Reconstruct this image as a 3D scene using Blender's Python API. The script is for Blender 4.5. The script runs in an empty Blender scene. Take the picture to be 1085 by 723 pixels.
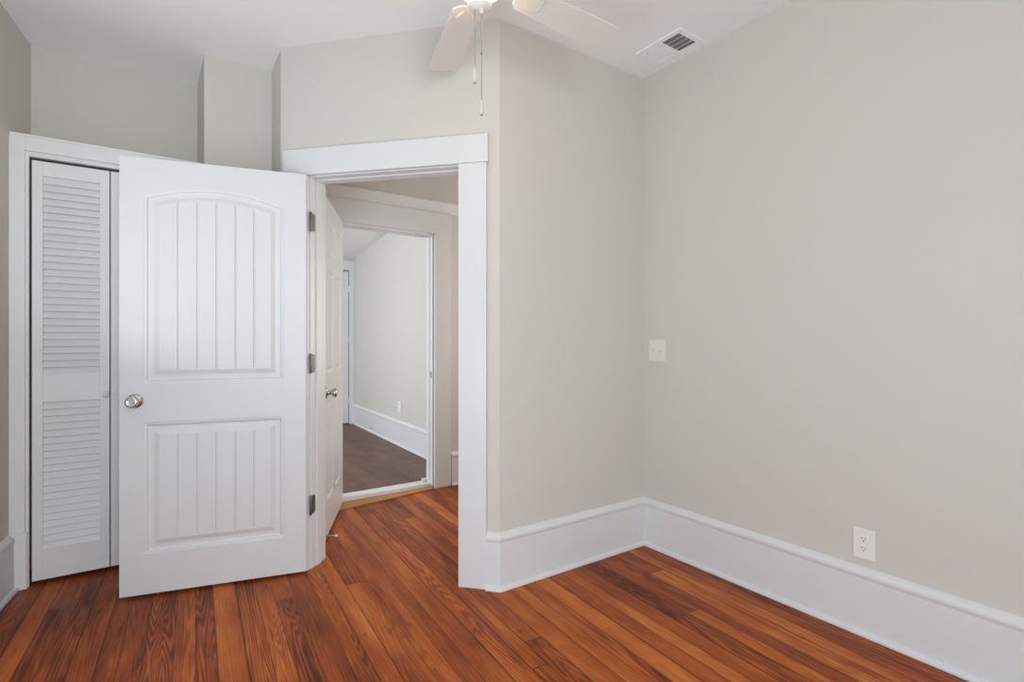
import bpy, bmesh, math, random
from mathutils import Vector, Matrix

random.seed(7)
S = bpy.context.scene
COL = S.collection
R = math.radians

# ------------------------------------------------------------------ camera
cam = bpy.data.objects.new('camera', bpy.data.cameras.new('camera'))
COL.objects.link(cam)
cam.data.sensor_width = 36.0
cam.data.sensor_fit = 'HORIZONTAL'
cam.data.lens = 554.0 / 1085.0 * 36.0
cam.data.shift_y = -1.5 / 1085.0
cam.data.clip_start = 0.02
cam.location = (0, 0, 1.2)
cam.rotation_euler = (R(90), 0, R(-34.6))
S.camera = cam

# ------------------------------------------------------------------ daylight, exposure
SKY = (0.86, 0.93, 1.0)
w = bpy.data.worlds.new('sky'); S.world = w; w.use_nodes = True
bg = w.node_tree.nodes['Background']
bg.inputs['Color'].default_value = (*SKY, 1); bg.inputs['Strength'].default_value = 0.6

def daylight(name, loc, rot, sx, sy, power, color=SKY):
    l = bpy.data.lights.new(name, 'AREA'); l.shape = 'RECTANGLE'; l.size = sx; l.size_y = sy
    l.energy = power; l.color = color
    o = bpy.data.objects.new(name, l); COL.objects.link(o); o.location = loc; o.rotation_euler = rot
    return o
# area lights at the windows: daylight, and added fills as marked
COOL = (0.84, 0.93, 1.0)
daylight('ceiling_fill_left', (-0.82, 2.10, 1.25), (0, R(-90 - 76), 0), 1.5, 1.1, 15.5, COOL)  # added fill, aimed upward to brighten the ceiling
daylight('low_fill_left', (-0.76, 0.50, 0.66), (0, R(-90), 0), 0.68, 1.2, 25, (0.74, 0.88, 1.0))  # kept low and cool as added fill for the right baseboard
daylight('sky_rear_window', (0.0, -1.66, 1.35), (R(90), 0, 0), 1.0, 1.7, 80, COOL)
daylight('hall_fill', (3.48, 3.05, 1.45), (0, R(90), 0), 1.2, 0.9, 23, (1.0, 0.95, 0.90))  # added warm fill for the hall, from an unseen opening
daylight('sky_far_window', (-1.18, 5.2, 1.5), (0, R(-90), 0), 1.5, 1.6, 84)

S.view_settings.view_transform = 'Standard'
S.view_settings.look = 'None'
S.view_settings.exposure = -0.04
S.view_settings.gamma = 1.0
S.view_settings.use_curve_mapping = False
S.cycles.max_bounces = 14
S.cycles.diffuse_bounces = 10
S.cycles.glossy_bounces = 5
S.cycles.sample_clamp_indirect = 4.0
S.cycles.use_denoising = True

# ------------------------------------------------------------------ node helpers / materials
class NT:
    def __init__(self, name):
        self.m = bpy.data.materials.new(name); self.m.use_nodes = True
        self.t = self.m.node_tree; self.n = self.t.nodes
        self.b = self.n['Principled BSDF']
    def link(self, a, b): self.t.links.new(a, b)
    def _in(self, sock, v):
        if hasattr(v, 'links'): self.link(v, sock)
        elif v is not None: sock.default_value = v
    def math(self, op, a, b=None, c=None, clamp=False):
        n = self.n.new('ShaderNodeMath'); n.operation = op; n.use_clamp = clamp
        for i, v in enumerate((a, b, c)):
            if v is not None: self._in(n.inputs[i], v)
        return n.outputs[0]
    def obj(self):
        return self.n.new('ShaderNodeTexCoord').outputs['Object']
    def sep(self, v):
        n = self.n.new('ShaderNodeSeparateXYZ'); self.link(v, n.inputs[0]); return n.outputs
    def comb(self, x=0.0, y=0.0, z=0.0):
        n = self.n.new('ShaderNodeCombineXYZ')
        for i, v in enumerate((x, y, z)): self._in(n.inputs[i], v)
        return n.outputs[0]
    def noise(self, vec, scale, detail=2.0, rough=0.5, dist=0.0):
        n = self.n.new('ShaderNodeTexNoise'); self._in(n.inputs['Vector'], vec)
        n.inputs['Scale'].default_value = scale; n.inputs['Detail'].default_value = detail
        n.inputs['Roughness'].default_value = rough; n.inputs['Distortion'].default_value = dist
        return n.outputs['Fac']
    def white(self, vec):
        n = self.n.new('ShaderNodeTexWhiteNoise'); n.noise_dimensions = '3D'
        self._in(n.inputs['Vector'], vec); return n.outputs['Value']
    def ramp(self, fac, stops):
        n = self.n.new('ShaderNodeValToRGB'); e = n.color_ramp.elements
        while len(e) < len(stops): e.new(0.5)
        for i, (p, c) in enumerate(stops):
            e[i].position = p; e[i].color = (*c, 1)
        self._in(n.inputs[0], fac); return n.outputs['Color']
    def mix(self, fac, a, b, mode='MIX'):
        n = self.n.new('ShaderNodeMix'); n.data_type = 'RGBA'; n.blend_type = mode
        self._in(n.inputs[0], fac)
        for s, v in ((n.inputs[6], a), (n.inputs[7], b)):
            if hasattr(v, 'links'): self.link(v, s)
            else: s.default_value = (*v, 1)
        return n.outputs[2]
    def bump(self, h, strength, dist):
        n = self.n.new('ShaderNodeBump'); n.inputs['Strength'].default_value = strength
        n.inputs['Distance'].default_value = dist; self.link(h, n.inputs['Height'])
        self.link(n.outputs[0], self.b.inputs['Normal'])

def paint(name, rgb, rough=0.5, var=0.03, bump=0.05, scale=90, spec=0.5):
    k = NT(name); o = k.obj()
    n = k.noise(o, 1.7, 3)
    c = k.mix(n, tuple(x * (1 - var) for x in rgb), tuple(min(1, x * (1 + var)) for x in rgb))
    k.link(c, k.b.inputs['Base Color'])
    k.b.inputs['Roughness'].default_value = rough
    k.b.inputs['Specular IOR Level'].default_value = spec
    k.bump(k.noise(o, scale, 2), bump, 0.002)
    return k.m

def metal(name, rgb, rough):
    k = NT(name)
    k.b.inputs['Base Color'].default_value = (*rgb, 1); k.b.inputs['Metallic'].default_value = 1
    n = k.noise(k.obj(), 220, 2)
    k._in(k.b.inputs['Roughness'], k.math('MULTIPLY_ADD', n, 0.1, rough - 0.05))
    return k.m

def plain(name, rgb, rough=0.5):
    k = NT(name)
    n = k.noise(k.obj(), 60, 2)
    k.link(k.mix(n, tuple(x * .95 for x in rgb), rgb), k.b.inputs['Base Color'])
    k.b.inputs['Roughness'].default_value = rough
    return k.m

def wood_floor(name, width, angle, stops, rough, grain_amt, length=2.6, warp=0.0, gap=0.02, stain=0.0, coat=0.0, spread=0.52, spec=0.35, blot=0.62):
    k = NT(name)
    x, y, _ = k.sep(k.obj())
    ca, sa = math.cos(angle), math.sin(angle)
    p = k.math('SUBTRACT', k.math('MULTIPLY', x, ca), k.math('MULTIPLY', y, sa))
    q = k.math('ADD', k.math('MULTIPLY', x, sa), k.math('MULTIPLY', y, ca))
    if warp:
        p = k.math('ADD', p, k.math('MULTIPLY', k.math('SINE', k.math('MULTIPLY', p, 23.0)), warp))
    u = k.math('DIVIDE', p, width)
    row = k.math('FLOOR', u); fu = k.math('SUBTRACT', u, row)
    rr = k.white(k.comb(row, 3.3, 1.7))
    v = k.math('DIVIDE', k.math('ADD', q, k.math('MULTIPLY', rr, 17.0)), length)
    seg = k.math('FLOOR', v); fv = k.math('SUBTRACT', v, seg)
    rnd = k.white(k.comb(row, seg, 0.5)); rnd2 = k.white(k.comb(row, seg, 9.1))
    # growth rings: contours of a slow noise drawn out along the board
    gx = k.math('MULTIPLY_ADD', rnd, 31.0, k.math('MULTIPLY', p, 13.0))
    gy = k.math('MULTIPLY_ADD', rnd2, 53.0, k.math('MULTIPLY', q, 0.6))
    gv = k.comb(gx, gy, k.math('MULTIPLY', rnd, 11.0))
    slow = k.noise(gv, 1.0, 1.5, 0.45, 0.25)
    ring = k.math('SINE', k.math('MULTIPLY', slow, 165.0))
    ring = k.math('MULTIPLY_ADD', ring, 0.5, 0.5)
    fine = k.noise(k.comb(k.math('MULTIPLY_ADD', rnd, 90.0, k.math('MULTIPLY', p, 260.0)), k.math('MULTIPLY', q, 3.5), rnd), 1.0, 4, 0.65)
    blotch = k.noise(k.comb(k.math('MULTIPLY_ADD', rnd2, 20.0, k.math('MULTIPLY', p, 9.0)), k.math('MULTIPLY', q, 1.4), rnd2), 1.0, 4, 0.62)
    k.b.inputs['Specular IOR Level'].default_value = spec
    t = k.math('MULTIPLY_ADD', rnd, spread, 0.5 - spread / 2)
    t = k.math('ADD', t, k.math('MULTIPLY', k.math('SUBTRACT', ring, 0.5), k.math('MULTIPLY', k.math('MULTIPLY_ADD', rnd2, 2.0, 0.3), grain_amt)))
    t = k.math('ADD', t, k.math('MULTIPLY', k.math('SUBTRACT', fine, 0.5), grain_amt * 4.0))
    t = k.math('ADD', t, k.math('MULTIPLY', k.math('SUBTRACT', blotch, 0.5), blot), clamp=True)
    col = k.ramp(t, stops)
    if stain:
        sp = k.noise(k.comb(k.math('MULTIPLY_ADD', rnd, 7.0, k.math('MULTIPLY', p, 14.0)), k.math('MULTIPLY', q, 4.5), rnd2), 1.0, 5, 0.7, 0.6)
        s = k.math('MULTIPLY', k.math('SUBTRACT', sp, 0.60), 6.0, clamp=True)
        col = k.mix(k.math('MULTIPLY', s, stain), col, (0.035, 0.013, 0.007))
        hole = k.noise(k.comb(k.math('MULTIPLY', p, 34.0), k.math('MULTIPLY', q, 16.0), 4.0), 1.0, 1, 0.4)
        hs = k.math('MULTIPLY', k.math('SUBTRACT', hole, 0.83), 14.0, clamp=True)
        col = k.mix(hs, col, (0.02, 0.009, 0.005))
    edge = k.math('MINIMUM', fu, k.math('SUBTRACT', 1.0, fu))
    ends = k.math('MULTIPLY', k.math('MINIMUM', fv, k.math('SUBTRACT', 1.0, fv)), length / width)
    e = k.math('MINIMUM', edge, ends)
    ge = k.math('SUBTRACT', 1.0, k.math('DIVIDE', e, k.math('MULTIPLY_ADD', rr, gap, gap * 0.5)), clamp=True)
    ge = k.math('MULTIPLY', ge, k.math('MULTIPLY_ADD', rr, 0.5, 0.5))
    col = k.mix(ge, col, (0.022, 0.009, 0.005))
    k.link(col, k.b.inputs['Base Color'])
    wear = k.noise(k.obj(), 6.0, 4, 0.6)
    k._in(k.b.inputs['Roughness'], k.math('MULTIPLY_ADD', wear, 0.22, rough - 0.11))
    k.b.inputs['Coat Weight'].default_value = coat; k.b.inputs['Coat Roughness'].default_value = 0.22
    h = k.math('SUBTRACT', k.math('MULTIPLY', fine, 0.15), ge)
    k.bump(h, 0.35, 0.002)
    return k.m

WALL = paint('wall_paint_greige', (0.615, 0.592, 0.548), 0.6, 0.012, 0.06, 120, 0.3)
CEIL = paint('ceiling_paint', (0.88, 0.88, 0.88), 0.7, 0.01, 0.04, 100, 0.2)
TRIM = paint('trim_paint_white', (0.70, 0.712, 0.71), 0.36, 0.012, 0.03, 40)
DOOR = paint('door_paint_white', (0.69, 0.70, 0.70), 0.38, 0.01, 0.05, 160)
CLOSET = paint('closet_white_lightened', (0.78, 0.785, 0.78), 0.4, 0.01, 0.04, 160)  # trim white lightened to make up for the dim closet corner
FANW = paint('fan_white', (0.76, 0.73, 0.68), 0.4, 0.01, 0.0)
NICKEL = metal('satin_nickel', (0.62, 0.60, 0.57), 0.24)
HINGE = metal('hinge_steel', (0.20, 0.185, 0.175), 0.5)
PLATE = plain('plate_plastic', (0.82, 0.82, 0.79), 0.35)
IVORY = plain('switch_plastic_ivory', (0.77, 0.74, 0.66), 0.4)
DARK = plain('dark_slot', (0.03, 0.03, 0.03), 0.7)
PULL = plain('pull_plastic', (0.62, 0.59, 0.55), 0.4)
CHAIN = metal('chain_metal', (0.42, 0.40, 0.37), 0.45)
FLOOR = wood_floor('heart_pine_floor', 0.080, R(3.4), [
    (0.0, (0.038, 0.010, 0.0045)), (0.25, (0.130, 0.028, 0.008)), (0.5, (0.330, 0.072, 0.014)),
    (0.75, (0.53, 0.148, 0.027)), (1.0, (0.70, 0.29, 0.070))], 0.40, 0.13, 6.0, 0.010, 0.05, 0.9, 0.0, 0.30, 0.15, 1.05)
VINYL = wood_floor('brown_plank_floor', 0.13, 0.0, [
    (0.0, (0.060, 0.024, 0.016)), (0.4, (0.120, 0.052, 0.035)), (0.7, (0.17, 0.080, 0.056)), (1.0, (0.24, 0.125, 0.088))],
    0.45, 0.10, 1.2, 0.0, 0.012, 0.0, 0.0, 0.26)
OAK = wood_floor('threshold_wood', 0.4, R(90), [
    (0.0, (0.20, 0.07, 0.018)), (0.5, (0.40, 0.165, 0.045)), (1.0, (0.55, 0.27, 0.09))], 0.45, 0.2, 3.0, 0.0, 0.004)
k = NT('lit_opal_glass'); k.b.inputs['Base Color'].default_value = (0.9, 0.88, 0.84, 1); k.b.inputs['Roughness'].default_value = 0.3
k.b.inputs['Emission Color'].default_value = (1, 0.76, 0.50, 1); k.b.inputs['Emission Strength'].default_value = 24; BOWL = k.m

# ------------------------------------------------------------------ mesh builder
class MB:
    def __init__(self): self.v = []; self.f = []; self.s = []
    def add(self, vs, fs, smooth=False):
        o = len(self.v); self.v += [tuple(p) for p in vs]
        for f in fs: self.f.append([i + o for i in f]); self.s.append(smooth)
        return self
    def box(self, x0, x1, y0, y1, z0, z1, M=None):
        p = [Vector((x, y, z)) for z in (z0, z1) for x, y in ((x0, y0), (x1, y0), (x1, y1), (x0, y1))]
        if M is not None: p = [M @ q for q in p]
        return self.add(p, [(3, 2, 1, 0), (4, 5, 6, 7), (0, 1, 5, 4), (1, 2, 6, 5), (2, 3, 7, 6), (3, 0, 4, 7)])
    def prism(self, poly, z0, z1, M=None):
        n = len(poly)
        p = [Vector((x, y, z)) for z in (z0, z1) for x, y in poly]
        if M is not None: p = [M @ q for q in p]
        return self.add(p, [tuple(range(n - 1, -1, -1)), tuple(range(n, 2 * n))] + [(i, (i + 1) % n, n + (i + 1) % n, n + i) for i in range(n)])
    def lathe(self, prof, n=24, M=None, smooth=True):
        """prof: (radius, z) from one end of the axis to the other"""
        vs = []; fs = []
        for r, z in prof:
            for i in range(n):
                a = 2 * math.pi * i / n
                vs.append(Vector((r * math.cos(a), r * math.sin(a), z)))
        for j in range(len(prof) - 1):
            for i in range(n):
                fs.append((j * n + i, j * n + (i + 1) % n, (j + 1) * n + (i + 1) % n, (j + 1) * n + i))
        fs.append(tuple(range(n - 1, -1, -1))); fs.append(tuple((len(prof) - 1) * n + i for i in range(n)))
        if M is not None: vs = [M @ p for p in vs]
        return self.add(vs, fs, smooth)
    def sweep(self, prof, a, b, ma=None, mb=None):
        """profile (offset, z) run from 2D point a to b; ma, mb: 2D offset vectors of the mitres"""
        n = len(prof)
        vs = [(a[0] + ma[0] * o, a[1] + ma[1] * o, z) for o, z in prof] + [(b[0] + mb[0] * o, b[1] + mb[1] * o, z) for o, z in prof]
        return self.add(vs, [(i, (i + 1) % n, n + (i + 1) % n, n + i) for i in range(n)] + [tuple(range(n - 1, -1, -1)), tuple(range(n, 2 * n))])
    def build(self, name, mat, parent=None, bevel=0.0, loc=None):
        me = bpy.data.meshes.new(name); me.from_pydata(self.v, [], self.f); me.update()

        bm = bmesh.new(); bm.from_mesh(me); bmesh.ops.recalc_face_normals(bm, faces=bm.faces); bm.to_mesh(me); bm.free()
        me.polygons.foreach_set('use_smooth', self.s)
        me.materials.append(mat)
        o = bpy.data.objects.new(name, me); COL.objects.link(o)
        if parent is not None: o.parent = parent
        if loc is not None: o.location = loc
        if bevel:
            m = o.modifiers.new('bevel', 'BEVEL'); m.width = bevel; m.segments = 2; m.limit_method = 'ANGLE'
        return o

def tag(o, label=None, cat=None, group=None, kind=None):
    if label: o['label'] = label
    if cat: o['category'] = cat
    if group: o['group'] = group
    if kind: o['kind'] = kind
    return o
def struct(o): o['kind'] = 'structure'; return o
def empty(name, loc=(0, 0, 0), rz=0.0):
    o = bpy.data.objects.new(name, None); o.empty_display_size = 0.1; COL.objects.link(o)
    o.location = loc; o.rotation_euler = (0, 0, rz); return o
def V2(*a): return Vector(a)
def frame2(origin, d, n):
    """local x along d, local y along n, z up"""
    return Matrix(((d[0], n[0], 0, origin[0]), (d[1], n[1], 0, origin[1]), (0, 0, 1, 0), (0, 0, 0, 1)))

# ------------------------------------------------------------------ plan
CZ = 2.745                                   # ceiling height
LW = [V2(-0.595, -1.40), V2(-0.595, 3.10), V2(-0.520, 3.69)]
BK = V2(0.230, 3.68)
PLb = V2(0.235, 3.266); PRb = V2(0.572, 3.266)
DL = V2(0.565, 2.975); DR = V2(1.379, 2.105)
CR = V2(2.397, 2.105)
RB = V2(2.397, -1.40)
dd = (DL - DR).normalized()                  # along the diagonal wall, from its right end
dn = V2(-dd.y, dd.x)
if dn.dot(V2(-1, -1)) < 0: dn = -dn          # towards the camera
DM = frame2(DR, dd, dn)                      # local frame of the diagonal wall

def wall(name, p, q, z0, z1, thick, openings=(), e0=0.0, e1=0.0, mat=None):
    """inner face from p to q; the thickness lies to the left of p->q when thick > 0"""
    d = (q - p).normalized(); L = (q - p).length; n = V2(-d.y, d.x)
    M = frame2(p, d, n)
    y0, y1 = min(0, thick), max(0, thick)
    m = MB(); s = -e0
    for a, b, c, t in sorted(openings):
        m.box(s, a, y0, y1, z0, z1, M)
        if c > z0: m.box(a, b, y0, y1, z0, c, M)
        if t < z1: m.box(a, b, y0, y1, t, z1, M)
        s = b
    m.box(s, L + e1, y0, y1, z0, z1, M)
    return struct(m.build(name, mat or WALL))

# ------------------------------------------------------------------ floors and ceilings
struct(MB().prism([(-0.75, -1.6), (2.6, -1.6), (2.6, 2.16), (3.4, 2.16), (3.4, 3.885), (-0.75, 3.885)], -0.06, 0.0).build('floor', FLOOR))
struct(MB().box(-1.2, 3.2, 3.885, 7.4, -0.06, 0.03).build('floor_back', VINYL))
struct(MB().prism([(-0.75, -1.6), (2.55, -1.6), (2.55, 3.8), (-0.75, 3.8)], CZ, CZ + 0.08).build('ceiling', CEIL))
o_ = DR - dn * 0.065; p_ = DL - dn * 0.065
struct(MB().prism([tuple(o_), (3.4, 2.16), (3.4, 3.9), (0.62, 3.9), tuple(p_)], 2.31, 2.38).build('ceiling_hall', WALL))
m = MB(); ys = (3.9, 7.4); zs = (2.62, 2.33)
m.add([(-1.2, ys[0], zs[0]), (3.0, ys[0], zs[0]), (3.0, ys[1], zs[1]), (-1.2, ys[1], zs[1]),
       (-1.2, ys[0], zs[0] + .1), (3.0, ys[0], zs[0] + .1), (3.0, ys[1], zs[1] + .1), (-1.2, ys[1], zs[1] + .1)],
      [(3, 2, 1, 0), (4, 5, 6, 7), (0, 1, 5, 4), (1, 2, 6, 5), (2, 3, 7, 6), (3, 0, 4, 7)])
struct(m.build('ceiling_back', CEIL))

# ------------------------------------------------------------------ walls of the room
wall('wall_right', RB, CR, 0, CZ, -0.14, e0=.1, e1=.1)
wall('wall_middle', DR, CR, 0, CZ, 0.13, e1=.05)
S0, S1, DH = 0.200, 1.020, 2.055             # doorway in the diagonal wall
wall('wall_diagonal', DL, DR, 0, CZ, 0.13, [(1.1914 - S1, 1.1914 - S0, 0, DH)])
wall('wall_jog', PRb, DL, 0, CZ, 0.09, e0=-0.001)
wall('wall_pillar', PLb, PRb, 0, CZ, 0.10)
wall('wall_pillar_side', BK, PLb, 0, CZ, 0.10, e0=.1)
wall('wall_back', LW[2], BK, 0, CZ, 0.10, e0=.1, e1=.1)
wall('wall_left', LW[0], LW[1], 0, CZ, 0.12, [(1.3, 2.5, 0.31, 2.25), (2.95, 4.05, 0.40, 2.25)], e0=.1)
wall('wall_left_end', LW[1], LW[2], 0, CZ, 0.12, e1=.1)
wall('wall_rear', LW[0], RB, 0, CZ, -0.12, [(0.06, 1.06, 0.40, 2.25)], e0=.1, e1=.1)

def sash_window(name, p, d, n, s0, s1, z0, z1):
    """double-hung window in an opening; n points into the room"""
    M = frame2(p, d, n); root = empty(name); struct(root)
    m = MB(); t = 0.10
    m.box(s0 - t, s0, 0.001, 0.022, z0 - 0.0, z1 + t, M).box(s1, s1 + t, 0.001, 0.022, z0, z1 + t, M)
    m.box(s0, s1, 0.001, 0.022, z1, z1 + t, M).box(s0 - t - .03, s1 + t + .03, 0.001, 0.06, z0 - 0.03, z0, M)
    m.box(s0 - t, s1 + t, 0.001, 0.02, z0 - 0.13, z0 - 0.03, M)
    m.build('casing', TRIM, root, 0.002)
    zm = (z0 + z1) / 2
    for a, b, y in ((z0, zm + .02, -0.05), (zm - .02, z1, -0.09)):
        f = MB()
        f.box(s0, s0 + .045, y, y + .035, a, b, M).box(s1 - .045, s1, y, y + .035, a, b, M)
        f.box(s0 + .045, s1 - .045, y, y + .035, a, a + .05, M).box(s0 + .045, s1 - .045, y, y + .035, b - .045, b, M)
        f.build('sash', TRIM, root)
    return root
sash_window('window_1', LW[0], V2(0, 1), V2(1, 0), 2.95, 4.05, 0.40, 2.25)  # unseen; set forward to carry the added ceiling fill
sash_window('window_3', LW[0], V2(0, 1), V2(1, 0), 1.3, 2.5, 0.31, 2.25)
sash_window('window_2', LW[0], V2(1, 0), V2(0, 1), 0.06, 1.06, 0.40, 2.25)

# hall
HB = 3.84
wall('wall_hall_left', V2(0.70, 3.0), V2(0.70, HB), 0, 2.4, 0.08)
O0, O1, OH = 1.115, 1.885, 2.057             # doorway to the room beyond
wall('wall_hall_back', V2(0.62, HB), V2(3.3, HB), 0, 2.65, 0.11, [(O0 - .62, O1 - .62, 0, OH)])
wall('wall_hall_right', V2(3.3, HB), V2(3.3, 2.2), 0, 2.4, 0.10, [(HB - 3.5, HB - 2.6, 0.85, 2.05)], e0=.1, e1=.1)
wall('wall_hall_front', V2(2.5, 2.235), V2(3.4, 2.235), 0, 2.4, -0.08)
# room beyond
FR0, FR1 = V2(2.222, 3.95), V2(2.334, 7.26)
wall('wall_far_right', FR0, FR1, 0, 2.7, -0.1, e1=.1)
wall('wall_far_back', V2(-1.0, 7.26), V2(2.45, 7.26), 0, 2.5, 0.1, [(2.455, 3.265, 0, 2.165)], e0=.1)
wall('wall_far_left', V2(-1.0, 3.9), V2(-1.0, 7.26), 0, 2.7, 0.1, [(0.5, 2.1, 0.75, 2.25)], e0=.1, e1=.1)
wall('wall_far_front', V2(-1.1, 3.951), V2(0.62, 3.951), 0, 2.7, -0.1)

# ------------------------------------------------------------------ baseboards
BASE = [(0, 0), (.036, 0), (.036, .008), (.032, .017), (.022, .021), (.020, .228), (.022, .233), (.0245, .243), (.0235, .252), (.016, .262), (.007, .270), (0, .272)]
def mitre(prev, p, nxt, side):
    def nrm(a, b):
        d = (b - a).normalized(); return V2(-d.y, d.x) * side
    if prev is None: return nrm(p, nxt)
    if nxt is None: return nrm(prev, p)
    a, b = nrm(prev, p), nrm(p, nxt)
    return (a + b) / (1 + a.dot(b))
def baseboards(path, names, side, prof=BASE, z=0.0):
    ms = [mitre(path[i - 1] if i else None, path[i], path[i + 1] if i + 1 < len(path) else None, side) for i in range(len(path))]
    pr = [(o, h + z) for o, h in prof]
    for i, nm in enumerate(names):
        if nm: struct(MB().sweep(pr, path[i], path[i + 1], ms[i], ms[i + 1]).build(nm, TRIM))
eps = 0.0005
baseboards([DR + dd * 0.062, DR, CR, RB], ['baseboard_diagonal', 'baseboard_middle', 'baseboard_right'], -1)
baseboards([RB, LW[0], LW[1], LW[1] + (LW[2] - LW[1]) * 0.50], ['baseboard_rear', 'baseboard_left', 'baseboard_left_end'], -1)
baseboards([V2(2.034, HB), V2(3.3, HB)], ['baseboard_hall'], -1)
baseboards([FR1 - V2(.001, .02), FR0], ['baseboard_far_right'], -1, z=0.03)

# ------------------------------------------------------------------ doorway of the room: jamb, stop, casing
m = MB()
jt = 0.006
m.box(S0 - .001, S0 + jt, -0.131, 0.001, 0, DH, DM).box(S1 - jt, S1 + .001, -0.131, 0.001, 0, DH, DM).box(S0 + jt, S1 - jt, -0.131, 0.001, DH - jt, DH + .001, DM)
st = 0.008
m.box(S0 + jt, S0 + jt + st, -0.085, -0.045, 0, DH - jt, DM).box(S1 - jt - st, S1 - jt, -0.085, -0.045, 0, DH - jt, DM)
m.box(S0 + jt + st, S1 - jt - st, -0.085, -0.045, DH - jt - st, DH - jt, DM)
struct(m.build('trim_1', TRIM, bevel=.0015))                       # jamb with door stop
struct(MB().box(S0 - .140, S0, .0005, .024, 0, DH - .002, DM).build('trim_2', TRIM, bevel=.002))
struct(MB().box(S1, S1 + .140, .0005, .024, 0, DH - .002, DM).build('trim_3', TRIM, bevel=.002))
struct(MB().box(S0 - .148, S1 + .142, .0005, .027, DH - .001, 2.190, DM).build('trim_4', TRIM, bevel=.002))
for a, b in ((S0 - .09, S0), (S1, S1 + .06)):                      # casing on the hall face
    struct(MB().box(a, b, -.148, -.1305, 0, DH, DM).build('trim_5', TRIM, bevel=.002))

# ------------------------------------------------------------------ hall doorway: jamb, casing, saddle
m = MB()
m.box(O0 - .001, O0 + .018, HB - .001, HB + .112, 0.02, OH).box(O1 - .018, O1 + .001, HB - .001, HB + .112, 0.02, OH).box(O0 + .018, O1 - .018, HB - .001, HB + .112, OH - .018, OH + .001)
m.box(O1 - .024, O1 - .018, HB + .045, HB + .085, 0.03, OH - .018).box(O0 + .018, O1 - .018, HB + .045, HB + .085, OH - .024, OH - .018)
struct(m.build('trim_6', TRIM, bevel=.0015))
struct(MB().box(O1 - .004, O1 + .142, HB - .022, HB - .0005, 0, OH).build('trim_7', TRIM, bevel=.002))
struct(MB().box(O0 - .142, O0 + .004, HB - .022, HB - .0005, 0, OH).build('trim_8', TRIM, bevel=.002))
struct(MB().box(O0 - .145, O1 + .145, HB - .024, HB - .0005, OH, 2.226).build('trim_9', TRIM, bevel=.002))
struct(MB().prism([(O0 + .02, 3.862), (O1 - .004, 3.862), (O1 - .004, 3.975), (O0 + .02, 3.975)], 0.0, 0.036).build('trim_10', TRIM, bevel=.003))
struct(MB().sweep([(0, 2.2265), (.012, 2.2265), (.016, 2.236), (.060, 2.298), (.060, 2.309), (0, 2.309)], V2(0.702, HB), V2(3.29, HB), V2(0, -1), V2(0, -1)).build('trim_21', TRIM))
m = MB(); m.prism([(1.02, 3.690), (1.866, 3.805), (1.866, 3.861), (1.02, 3.861)], 0.0005, 0.010)
tag(struct(m.build('trim_11', OAK, bevel=.002)))
# casing on the far side of that doorway
for a, b, c, t in ((O0 - .11, O0, 0.03, OH), (O1, O1 + .11, 0.03, OH), (O0 - .11, O1 + .11, OH, OH + .13)):
    struct(MB().box(a, b, HB + .1105, HB + .13, c, t).build('trim_12', TRIM, bevel=.002))

# ------------------------------------------------------------------ closet: front, casing, top
CY = 3.412
CX0, CX1, CTOP = -0.488, 0.135, 2.090
m = MB()
m.box(-0.556, CX0, CY, CY + .03, 0, 2.178).box(CX1, 0.2335, CY, CY + .03, 0, 2.178).box(CX0, CX1, CY, CY + .03, CTOP, 2.178)
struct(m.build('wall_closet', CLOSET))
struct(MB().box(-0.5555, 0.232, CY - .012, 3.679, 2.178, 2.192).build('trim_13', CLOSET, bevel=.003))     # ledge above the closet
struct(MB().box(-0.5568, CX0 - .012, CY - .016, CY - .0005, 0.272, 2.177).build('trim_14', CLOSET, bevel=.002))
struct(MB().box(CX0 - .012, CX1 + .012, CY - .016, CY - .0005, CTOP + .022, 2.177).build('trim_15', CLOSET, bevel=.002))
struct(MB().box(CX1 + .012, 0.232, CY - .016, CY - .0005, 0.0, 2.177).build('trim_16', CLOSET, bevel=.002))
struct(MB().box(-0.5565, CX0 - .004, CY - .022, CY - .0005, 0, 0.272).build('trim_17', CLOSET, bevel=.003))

# louvered bifold door
def bifold(name, label):
    root = empty(name, (CX0, CY, 0)); struct(root); tag(root, label, 'door')
    w_, t_, z0, z1 = 0.300, 0.030, 0.022, 2.074
    for i in range(2):
        x0 = 0.010 + i * (w_ + 0.005); x1 = x0 + w_; sw = 0.040
        leaf = empty('bifold_panel'); leaf.parent = root
        y0, y1 = 0.004, 0.004 + t_
        m = MB()
        m.box(x0, x0 + sw, y0, y1, z0, z1).box(x1 - sw, x1, y0, y1, z0, z1)
        m.box(x0 + sw, x1 - sw, y0, y1, z0, 0.172).box(x0 + sw, x1 - sw, y0, y1, 0.893, 1.030).box(x0 + sw, x1 - sw, y0, y1, 2.004, z1)
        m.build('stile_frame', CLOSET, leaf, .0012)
        for a, b, n in ((0.172, 0.893, 21), (1.030, 2.004, 28)):
            lm = MB(); st_ = (b - a) / n
            for j in range(n):
                zc = a + (j + .5) * st_
                M = Matrix.Translation((0, (y0 + y1) / 2, zc)) @ Matrix.Rotation(R(67), 4, 'X')
                lm.box(x0 + sw - .003, x1 - sw + .003, -0.0215, 0.0215, -0.0032, 0.0032, M)
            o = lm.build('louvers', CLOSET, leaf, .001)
    M = Matrix.Translation((0.296, 0.0045, 0.918)) @ Matrix.Rotation(R(90), 4, 'X')
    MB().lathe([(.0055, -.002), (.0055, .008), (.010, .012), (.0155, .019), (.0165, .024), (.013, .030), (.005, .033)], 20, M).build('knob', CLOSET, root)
    return root
bifold('door_2', 'white louvered bifold closet door with a small round knob, partly behind the open panel door')

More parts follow.
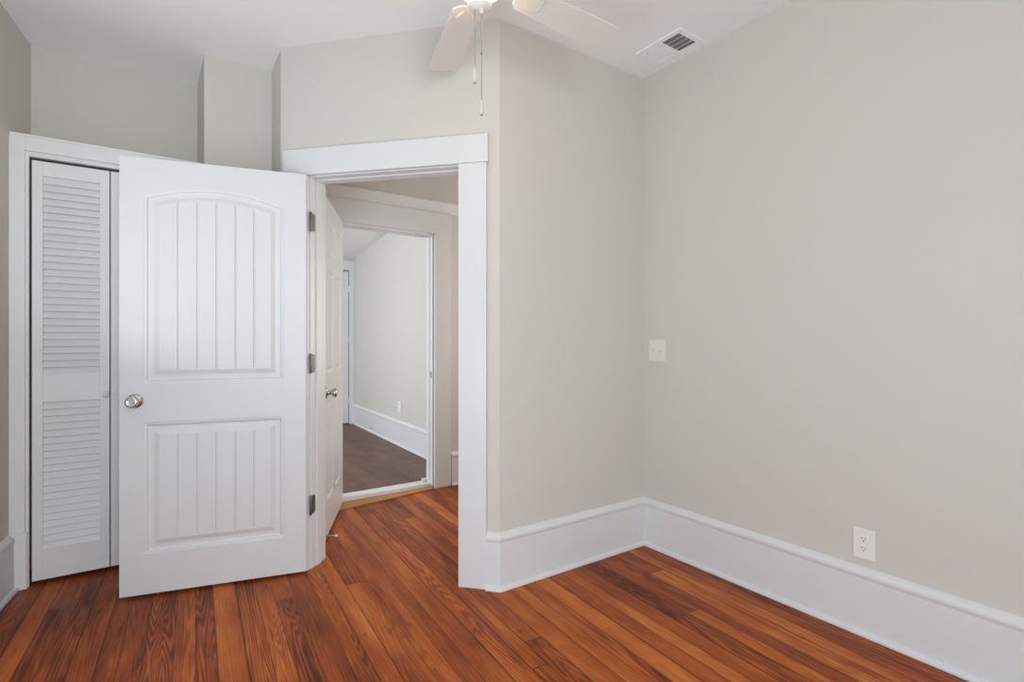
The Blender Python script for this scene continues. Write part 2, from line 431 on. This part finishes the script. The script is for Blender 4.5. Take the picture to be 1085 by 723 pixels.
# ------------------------------------------------------------------ panel doors
def arc_z(s, s0, s1, spring, peak):
    c = (s0 + s1) / 2; h = (s1 - s0) / 2
    return peak - (peak - spring) * ((s - c) / h) ** 2
PROF = [(0, 0), (.003, -.0018), (.010, -.0026), (.013, -.0040), (.017, -.0110), (.024, -.0122), (.040, -.0112), (.0610, -.0030), (.063, -.0028)]
def panel_mesh(m, s0, s1, z0, z1, peak, y, sgn, prof, grooves=()):
    """sunk moulding and raised field between s0..s1, z0..z1 (arched up to peak); surface at y, outwards = sgn"""
    ins = prof[-1][0]; a, b = s0 + ins, s1 - ins
    gw = 0.0045
    xs = {a, b}
    for i in range(1, 24): xs.add(a + (b - a) * i / 24)
    for g in grooves:
        xs = {x for x in xs if abs(x - g) > .008 or x in (a, b)}
        xs |= {g - gw, g - .001, g + .0015, g + gw, g + gw + .004}
    xs = sorted(xs); n = len(xs)
    loops = []
    for inset, dep in prof:
        l0, l1 = s0 + inset, s1 - inset
        X = [l0 + (x - a) / (b - a) * (l1 - l0) for x in xs]
        top = [(x, arc_z(x, s0, s1, z1, peak) - inset) for x in X]
        bot = [(x, z0 + inset) for x in X]
        loops.append([(x, y + sgn * dep, z) for x, z in bot] + [(x, y + sgn * dep, z) for x, z in reversed(top)])
    N = 2 * n; o = len(m.v); vs = [p for l in loops for p in l]; fs = []
    for j in range(len(loops) - 1):
        for i in range(N):
            fs.append((j * N + i, j * N + (i + 1) % N, (j + 1) * N + (i + 1) % N, (j + 1) * N + i))
    base = (len(loops) - 1) * N
    # the field, column by column, with V grooves
    def gd(x):
        for g in grooves:
            if abs(x - (g - .001)) < 1e-6 or abs(x - (g + .0015)) < 1e-6: return -.0062
            if abs(x - (g + gw)) < 1e-6: return .0012
        return 0.0
    lastdep = prof[-1][1]
    k0 = len(vs); zi0 = z0 + ins
    for x in xs:
        zt = arc_z(x, s0, s1, z1, peak) - ins; d = gd(x)
        vs += [(x, y + sgn * lastdep, zi0), (x, y + sgn * (lastdep + d), zi0 + .006), (x, y + sgn * (lastdep + d), zt - .006), (x, y + sgn * lastdep, zt)]
    for i in range(n - 1):
        for r in range(3):
            fs.append((k0 + 4 * i + r, k0 + 4 * (i + 1) + r, k0 + 4 * (i + 1) + r + 1, k0 + 4 * i + r + 1))
    m.add(vs, fs)
    return [(l[0], l[2]) for l in loops[0][n:]][::-1]       # the top edge of the opening, left to right

def panel_door(root, W, H, T, z0, panels, mat, prof, grooves=()):
    """slab in the root's frame: x 0..W from the free edge, front at y=0, back at y=T. panels: rows of (x0,x1,z0,z1,peak)"""
    m = MB()
    cells_x = sorted({0, W} | {v for p in panels for v in p[:2]})
    tops = {}
    for y, sg in ((0.0, -1), (T, 1)):
        for i, p in enumerate(panels):
            pm = MB()
            tops[i] = panel_mesh(pm, *p, y, sg, prof, grooves if sg < 0 else grooves)
            if True: pm.build('panel', mat, root)
    for y in (0.0, T):
        zl = sorted({z0, z0 + H} | {v for p in panels for v in p[2:4]})
        for xa, xb in zip(cells_x, cells_x[1:]):
            for za, zb in zip(zl, zl[1:]):
                if any(p[0] <= xa + 1e-6 and xb <= p[1] + 1e-6 and p[2] <= za + 1e-6 and zb <= p[3] + 1e-6 for p in panels): continue
                arch = [i for i, p in enumerate(panels) if p[4] > p[3] + 1e-6 and abs(p[3] - za) < 1e-6 and p[0] <= xa + 1e-6 and xb <= p[1] + 1e-6]
                if arch:
                    t = tops[arch[0]]
                    for q, r in zip(t, t[1:]):
                        m.add([(q[0], y, q[1]), (r[0], y, r[1]), (r[0], y, zb), (q[0], y, zb)], [(0, 1, 2, 3)])
                else:
                    m.add([(xa, y, za), (xb, y, za), (xb, y, zb), (xa, y, zb)], [(0, 1, 2, 3)])
    z1 = z0 + H
    m.add([(0, 0, z0), (0, T, z0), (0, T, z1), (0, 0, z1)], [(0, 1, 2, 3)])
    m.add([(W, 0, z0), (W, T, z0), (W, T, z1), (W, 0, z1)], [(0, 1, 2, 3)])
    m.add([(0, 0, z0), (W, 0, z0), (W, T, z0), (0, T, z0)], [(0, 1, 2, 3)])
    m.add([(0, 0, z1), (W, 0, z1), (W, T, z1), (0, T, z1)], [(0, 1, 2, 3)])
    return m.build('stile_frame', mat, root)

KNOB = [(.0335, 0), (.0335, .003), (.031, .007), (.022, .011), (.0135, .014), (.0115, .020), (.0115, .028), (.016, .033), (.0245, .040), (.0268, .048), (.0265, .056), (.024, .0615), (.0195, .0640), (.016, .0632), (.008, .0625), (.0, .0622)]
def knob(root, x, z, y, sgn, prof=KNOB):
    M = Matrix.Translation((x, y, z)) @ Matrix.Rotation(R(90 if sgn < 0 else -90), 4, 'X')
    kb = MB().lathe([(max(r, .0004), h) for r, h in prof[5:]], 32, M).build('door_knob', NICKEL, root)
    MB().lathe(prof[:7], 32, M).build('rosette', NICKEL, kb)
    return kb

def hinge(root, M, z, h=.095):
    """M places the hinge: local x along the jamb depth, y out of the jamb"""
    T = M @ Matrix.Translation((0, 0, z))
    c = .008; pts = [(0, -h / 2), (.034 - c, -h / 2), (.034, -h / 2 + c), (.034, h / 2 - c), (.034 - c, h / 2), (0, h / 2)]
    Q = T @ Matrix(((1, 0, 0, 0), (0, 0, -1, 0), (0, 1, 0, 0), (0, 0, 0, 1)))
    hg = MB().prism(pts, -.0030, 0.0002, Q).build('hinge', HINGE, root)
    MB().lathe([(.004, -h / 2 - .004), (.0062, -h / 2), (.0062, h / 2), (.004, h / 2 + .004)], 14, T @ Matrix.Translation((-.007, .004, 0))).build('hinge_pin', HINGE, hg)
    return hg

# the open door: free edge near the closet, hinged on the doorway's left jamb
A = V2(0.652, 2.800); B = V2(-0.121, 2.994)
ax = (A - B).normalized(); ang = math.atan2(ax.y, ax.x)
W1 = (A - B).length
d1 = empty('door_1', (B.x, B.y, 0), ang); struct(d1)
tag(d1, 'white panel door with an arched upper panel, swung wide open in front of the closet', 'door')
GR = [0.2310, 0.3110, 0.3920, 0.4740, 0.5560]
panel_door(d1, W1, 2.030, 0.035, 0.015, [(0.094, 0.692, 0.201, 0.814, 0.814), (0.094, 0.692, 0.994, 1.868, 1.927)], DOOR, PROF, GR)
knob(d1, 0.062, 0.916, 0.0, -1); knob(d1, 0.062, 0.916, 0.035, 1)
MB().box(-.0012, .0005, .006, .029, .888, .944).box(-.010, 0, .011, .024, .908, .924).build('latch_plate', NICKEL, d1)
# hinge leaves lie on the jamb; the matrix is given in the door's own frame
inv = (Matrix.Translation((B.x, B.y, 0)) @ Matrix.Rotation(ang, 4, 'Z')).inverted()
jp = DR + dd * (S1 - jt)
HM = inv @ frame2(jp, -dn, -dd)
for z in (1.815, 1.075, 0.335): hinge(d1, HM, z)

# the hall door beyond the doorway, hinged at the far doorway
A3 = V2(1.145, 3.826); B3 = V2(0.824, 3.112)
ax3 = (A3 - B3).normalized(); L3 = (A3 - B3).length
# front face looks to the right (towards +x): local y must point left
ang3 = math.atan2(ax3.y, ax3.x)
PROF6 = [(0, 0), (.004, -.003), (.010, -.008), (.016, -.0085), (.034, -.003), (.036, -.003)]
def six_panels(W, pk=0):
    c = W / 2; g = .05; e = .115
    r = []
    for a, b in ((e, c - g), (c + g, W - e)):
        for z0, z1 in ((0.235, 0.83), (1.0, 1.62), (1.72, 1.925)): r.append((a, b, z0, z1, z1))
    return r
d3 = empty('door_3', (B3.x, B3.y, 0), ang3); struct(d3)
tag(d3, 'white six-panel door standing open in the hall with a nickel knob', 'door')
panel_door(d3, L3, 2.030, 0.035, 0.020, six_panels(L3), DOOR, PROF6)
knob(d3, 0.062, 0.885, 0.0, -1); knob(d3, 0.062, 0.885, 0.035, 1)

# closed door in the end wall of the room beyond
W4 = 0.79
d4 = empty('door_4', (1.465, 7.268, 0)); struct(d4)
tag(d4, 'white six-panel door closed in the end wall of the room beyond', 'door')
panel_door(d4, W4, 2.095, 0.035, 0.045, [(a, b, c + .04, d + .05, d + .05) for a, b, c, d, e in six_panels(W4)], DOOR, PROF6)
knob(d4, 0.062, 0.93, 0.0, -1)
for z in (0.35, 1.20, 1.90):
    MB().lathe([(.006, -.045), (.0075, -.043), (.0075, .043), (.006, .045)], 12, Matrix.Translation((W4 + .004, -.006, z))).build('hinge', TRIM, d4)
struct(MB().box(2.265, 2.331, 7.238, 7.2595, 0.03, 2.165).build('trim_18', TRIM, bevel=.003))
struct(MB().box(1.36, 2.331, 7.236, 7.2595, 2.165, 2.292).build('trim_19', TRIM, bevel=.003))
struct(MB().box(1.40, 2.33, 7.33, 7.36, 0.0, 2.25).build('wall_door_backing', WALL))  # added backing that keeps sky light out of the door gap
struct(MB().box(1.36, 1.455, 7.238, 7.2595, 0.03, 2.165).build('trim_20', TRIM, bevel=.003))

# strike plate on the second doorway
sp = MB().box(O1 - .0195, O1 - .0178, HB + .012, HB + .032, .885, .940).build('strike_plate', NICKEL)
tag(sp, 'small metal strike plate set in the right jamb of the hall doorway', 'strike plate')

# ------------------------------------------------------------------ ceiling fan
fx, fy = 0.9396, 1.5592
fan = empty('ceiling_fan', (fx, fy, 0))
tag(fan, 'white ceiling fan with pale blades, a lit bowl lamp and two hanging pull chains', 'ceiling fan')
MB().lathe([(.018, 2.64), (.045, 2.655), (.066, 2.70), (.070, 2.7448)], 32).build('canopy', FANW, fan)
MB().lathe([(.0125, 2.545), (.0125, 2.645)], 16).build('downrod', FANW, fan)
MB().lathe([(.045, 2.437), (.085, 2.442), (.112, 2.462), (.120, 2.490), (.112, 2.525), (.080, 2.552), (.03, 2.565)], 40).build('motor_housing', FANW, fan)
MB().lathe([(.010, 2.338), (.026, 2.341), (.038, 2.350), (.041, 2.364), (.040, 2.385), (.050, 2.398), (.050, 2.438)], 32).build('switch_housing', FANW, fan)
for i in range(5):
    a = R(1.96 + 72 * i)
    M = Matrix.Rotation(a, 4, 'Z') @ Matrix.Translation((0, 0, 2.460)) @ Matrix.Rotation(R(-10), 4, 'X')
    r0, r1, w0, w1, c = 0.186, 0.660, 0.056, 0.074, 0.028
    pts = [(r0, -w0), (r1 - c, -w1)]
    pts += [(r1 - c + c * math.sin(R(t)), -w1 + c - c * math.cos(R(t))) for t in (30, 60, 90)]
    pts += [(r1 + .006, 0)]
    pts += [(r1 - c + c * math.cos(R(t)), w1 - c + c * math.sin(R(t))) for t in (0, 30, 60, 90)]
    pts += [(r0, w0), (r0 - .018, w0 - .02), (r0 - .018, -w0 + .02)]
    bl = MB().prism(pts, -.003, .003, M).build('blade', FANW, fan, .0012)
    iron = MB().prism([(.10, -.014), (.19, -.012), (.225, -.034), (.265, -.030), (.275, 0), (.265, .030), (.225, .034), (.19, .012), (.10, .014)], -.0085, -.003, M)
    iron.build('blade_iron', FANW, bl, .001)
MB().lathe([(.0405, 2.392), (.055, 2.399), (.075, 2.413), (.090, 2.427), (.096, 2.437), (.088, 2.4375), (.070, 2.418), (.05, 2.404), (.0405, 2.399)], 40).build('lamp_bowl', BOWL, fan)
def chain(dx, dy, ztop, zbot, bead):
    m = MB(); n = int((ztop - zbot) / .0045)
    m.lathe([(.0007, zbot), (.0007, ztop)], 6, Matrix.Translation((dx, dy, 0)))
    for i in range(n):
        z = zbot + (i + .5) * (ztop - zbot) / n
        m.lathe([(.0008, z - .0019), (.0021, z - .0009), (.0021, z + .0009), (.0008, z + .0019)], 6, Matrix.Translation((dx, dy, 0)))
    ch = m.build('pull_chain', CHAIN, fan); tag(ch, kind=None)
    MB().lathe([(.0024, zbot + .012), (.0046, zbot + .006), (.0058, zbot - .008), (.0076, zbot - .022), (.0083, zbot - .030), (.0070, zbot - .037), (.004, zbot - .0395)], 16, Matrix.Translation((dx, dy, 0))).build('pull', PULL, ch)
    MB().lathe([(.0034, zbot - .0415), (.0036, zbot - .037)], 12, Matrix.Translation((dx, dy, 0))).build('pull_tip', HINGE, ch)
    if bead:
        MB().lathe([(.0012, bead - .004), (.0030, bead - .002), (.0030, bead + .002), (.0012, bead + .004)], 10, Matrix.Translation((dx, dy, 0))).build('chain_connector', HINGE, ch)
    return ch
cr = Vector((math.cos(R(34.6)), -math.sin(R(34.6))))
fwd = Vector((math.sin(R(34.6)), math.cos(R(34.6))))
c1 = cr * -0.0165 - fwd * .012; c2 = cr * 0.0070 - fwd * .016
chain(c1.x, c1.y, 2.352, 2.126, 0)
chain(c2.x, c2.y, 2.342, 2.014, 2.185)
MB().lathe([(.003, 2.322), (.007, 2.326), (.008, 2.334), (.005, 2.341)], 16, Matrix.Translation((c2.x, c2.y, 0))).build('chain_outlet', FANW, fan)

# ------------------------------------------------------------------ ceiling vent
vx0, vx1, vy0, vy1 = 2.150, 2.352, 1.655, 1.945
vent = empty('ceiling_vent', ((vx0 + vx1) / 2, (vy0 + vy1) / 2, CZ))
tag(vent, 'white metal air vent in the ceiling near the corner, half of its slats dark', 'vent')
hx, hy = (vx1 - vx0) / 2, (vy1 - vy0) / 2
m = MB(); fr = .030
for x0, x1, y0, y1 in ((-hx, -hx + fr, -hy, hy), (hx - fr, hx, -hy, hy), (-hx + fr, hx - fr, -hy, -hy + fr), (-hx + fr, hx - fr, hy - fr, hy), (-hx + fr, hx - fr, -.007, .007)):
    m.box(x0, x1, y0, y1, -.007, 0)
m.build('frame', CEIL, vent, .002)
MB().box(-hx + fr, hx - fr, -hy + fr, hy - fr, -.0012, -.0004).build('duct', DARK, vent)
for ya, yb, tilt in ((-hy + fr, -.007, 38), (.007, hy - fr, -32)):
    m = MB(); n = 10
    for i in range(n):
        y = ya + (i + .5) * (yb - ya) / n
        M = Matrix.Translation((0, y, -.0042)) @ Matrix.Rotation(R(tilt), 4, 'X')
        hw = .0042 if tilt > 0 else .0049
        m.box(-hx + fr, hx - fr, -hw, hw, -.0005, .0005, M)
    for x in (-.036, 0, .036): m.box(x - .0012, x + .0012, ya, yb, -.0066, -.0056)
    m.build('slats', CEIL, vent)
MB().box(-hx + fr + .008, -hx + fr + .014, hy - fr - .02, hy - fr - .012, -.018, -.004).build('lever', TRIM, vent)

# ------------------------------------------------------------------ switch and outlets
def plate(name, loc, rz, w, h, label, cat, mat=PLATE):
    """local y = out of the wall towards -y"""
    r = empty(name, loc, rz); tag(r, label, cat)
    MB().box(-w / 2, w / 2, -.006, -.0003, -h / 2, h / 2).build('cover_plate', mat, r, .0025)
    return r
sw = plate('light_switch', (2.397, 1.999, 1.138), R(-90), 0.122, 0.126, 'pale double light switch plate on the wall beside the room corner', 'light switch', IVORY)
for x, up in ((-.023, 1), (.023, -1)):
    MB().box(x - .0052, x + .0052, -.0075, -.0055, -.0125, .0125).build('toggle_surround', IVORY, sw, .0008)
    M = Matrix.Translation((x, -.006, 0)) @ Matrix.Rotation(R(-28 * up), 4, 'X')
    MB().box(-.0038, .0038, -.016, 0, -.0042, .0042, M).build('toggle', IVORY, sw, .001)
for x in (-.023, .023):
    for z in (-.030, .030):
        MB().lathe([(.0028, 0), (.0026, .0012)], 12, Matrix.Translation((x, -.0058, z)) @ Matrix.Rotation(R(90), 4, 'X')).build('screw', IVORY, sw)

def outlet(loc, rz, label):
    r = plate('wall_outlet', loc, rz, 0.080, 0.122, label, 'outlet')
    for z in (.0195, -.0195):
        pts = [(.0165 * math.cos(R(t)), max(-.0135, min(.0135, .0175 * math.sin(R(t))))) for t in range(0, 360, 15)]
        M = Matrix.Translation((0, -.0056, z)) @ Matrix.Rotation(R(90), 4, 'X')
        rc = MB().prism(pts, 0, .0022, M).build('receptacle', PLATE, r, .0004)
        MB().box(-.0080, -.0058, -.0081, -.0070, z - .0005, z + .0075).build('slot', DARK, rc)
        MB().box(.0058, .0078, -.0081, -.0070, z + .0005, z + .0070).build('slot', DARK, rc)
        MB().lathe([(.0026, 0), (.0026, .0011)], 12, Matrix.Translation((0, -.0070, z - .0072)) @ Matrix.Rotation(R(90), 4, 'X')).build('ground_hole', DARK, rc)
    MB().lathe([(.0026, 0), (.0024, .0012)], 12, Matrix.Translation((0, -.0058, 0)) @ Matrix.Rotation(R(90), 4, 'X')).build('screw', PLATE, r)
    return r
outlet((2.397, 0.940, 0.366), R(-90), 'white double wall outlet above the tall baseboard of the right wall')
p = FR0.lerp(FR1, (5.50 - 3.95) / (7.26 - 3.95)); fa = (FR1 - FR0).normalized()
outlet((p.x, p.y, 0.455), math.atan2(-fa.y, -fa.x), 'white wall outlet seen through both doorways above the far room baseboard')

# ------------------------------------------------------------------ door stops
def door_stop(loc, rz, label):
    r = empty('door_stop', loc, rz); tag(r, label, 'door stop')
    M = Matrix.Rotation(R(90), 4, 'Y')
    MB().lathe([(.011, 0), (.011, .003), (.006, .007)], 16, M).build('base', NICKEL, r)
    prof = []
    for i in range(27):
        prof.append((.0055 if i % 2 else .0042, .006 + i * .002))
    MB().lathe(prof, 14, M).build('spring', NICKEL, r)
    MB().lathe([(.006, .057), (.0075, .060), (.0075, .070), (.005, .073)], 14, M).build('tip', TRIM, r)
    return r
n3 = V2(ax3.y, -ax3.x)
p = B3 + ax3 * .02 + n3 * .0003
door_stop((p.x, p.y, .052), math.atan2(n3.y, n3.x), 'small spring door stop low on the open hall door')
fn = V2(-fa.y, fa.x)
p = FR0.lerp(FR1, (6.36 - 3.95) / (7.26 - 3.95)) + fn * .0215
door_stop((p.x, p.y, .095), math.atan2(fn.y, fn.x), 'small spring door stop on the far room baseboard')
bk = MB().prism([(O1 - .062, HB + .09), (O1 - .020, HB + .088), (O1 - .020, HB + .118), (O1 - .058, HB + .120)], .0363, .062).build('floor_bracket', TRIM, bevel=.003)
tag(bk, 'small white block on the white threshold at the foot of the hall doorway jamb', 'bracket')
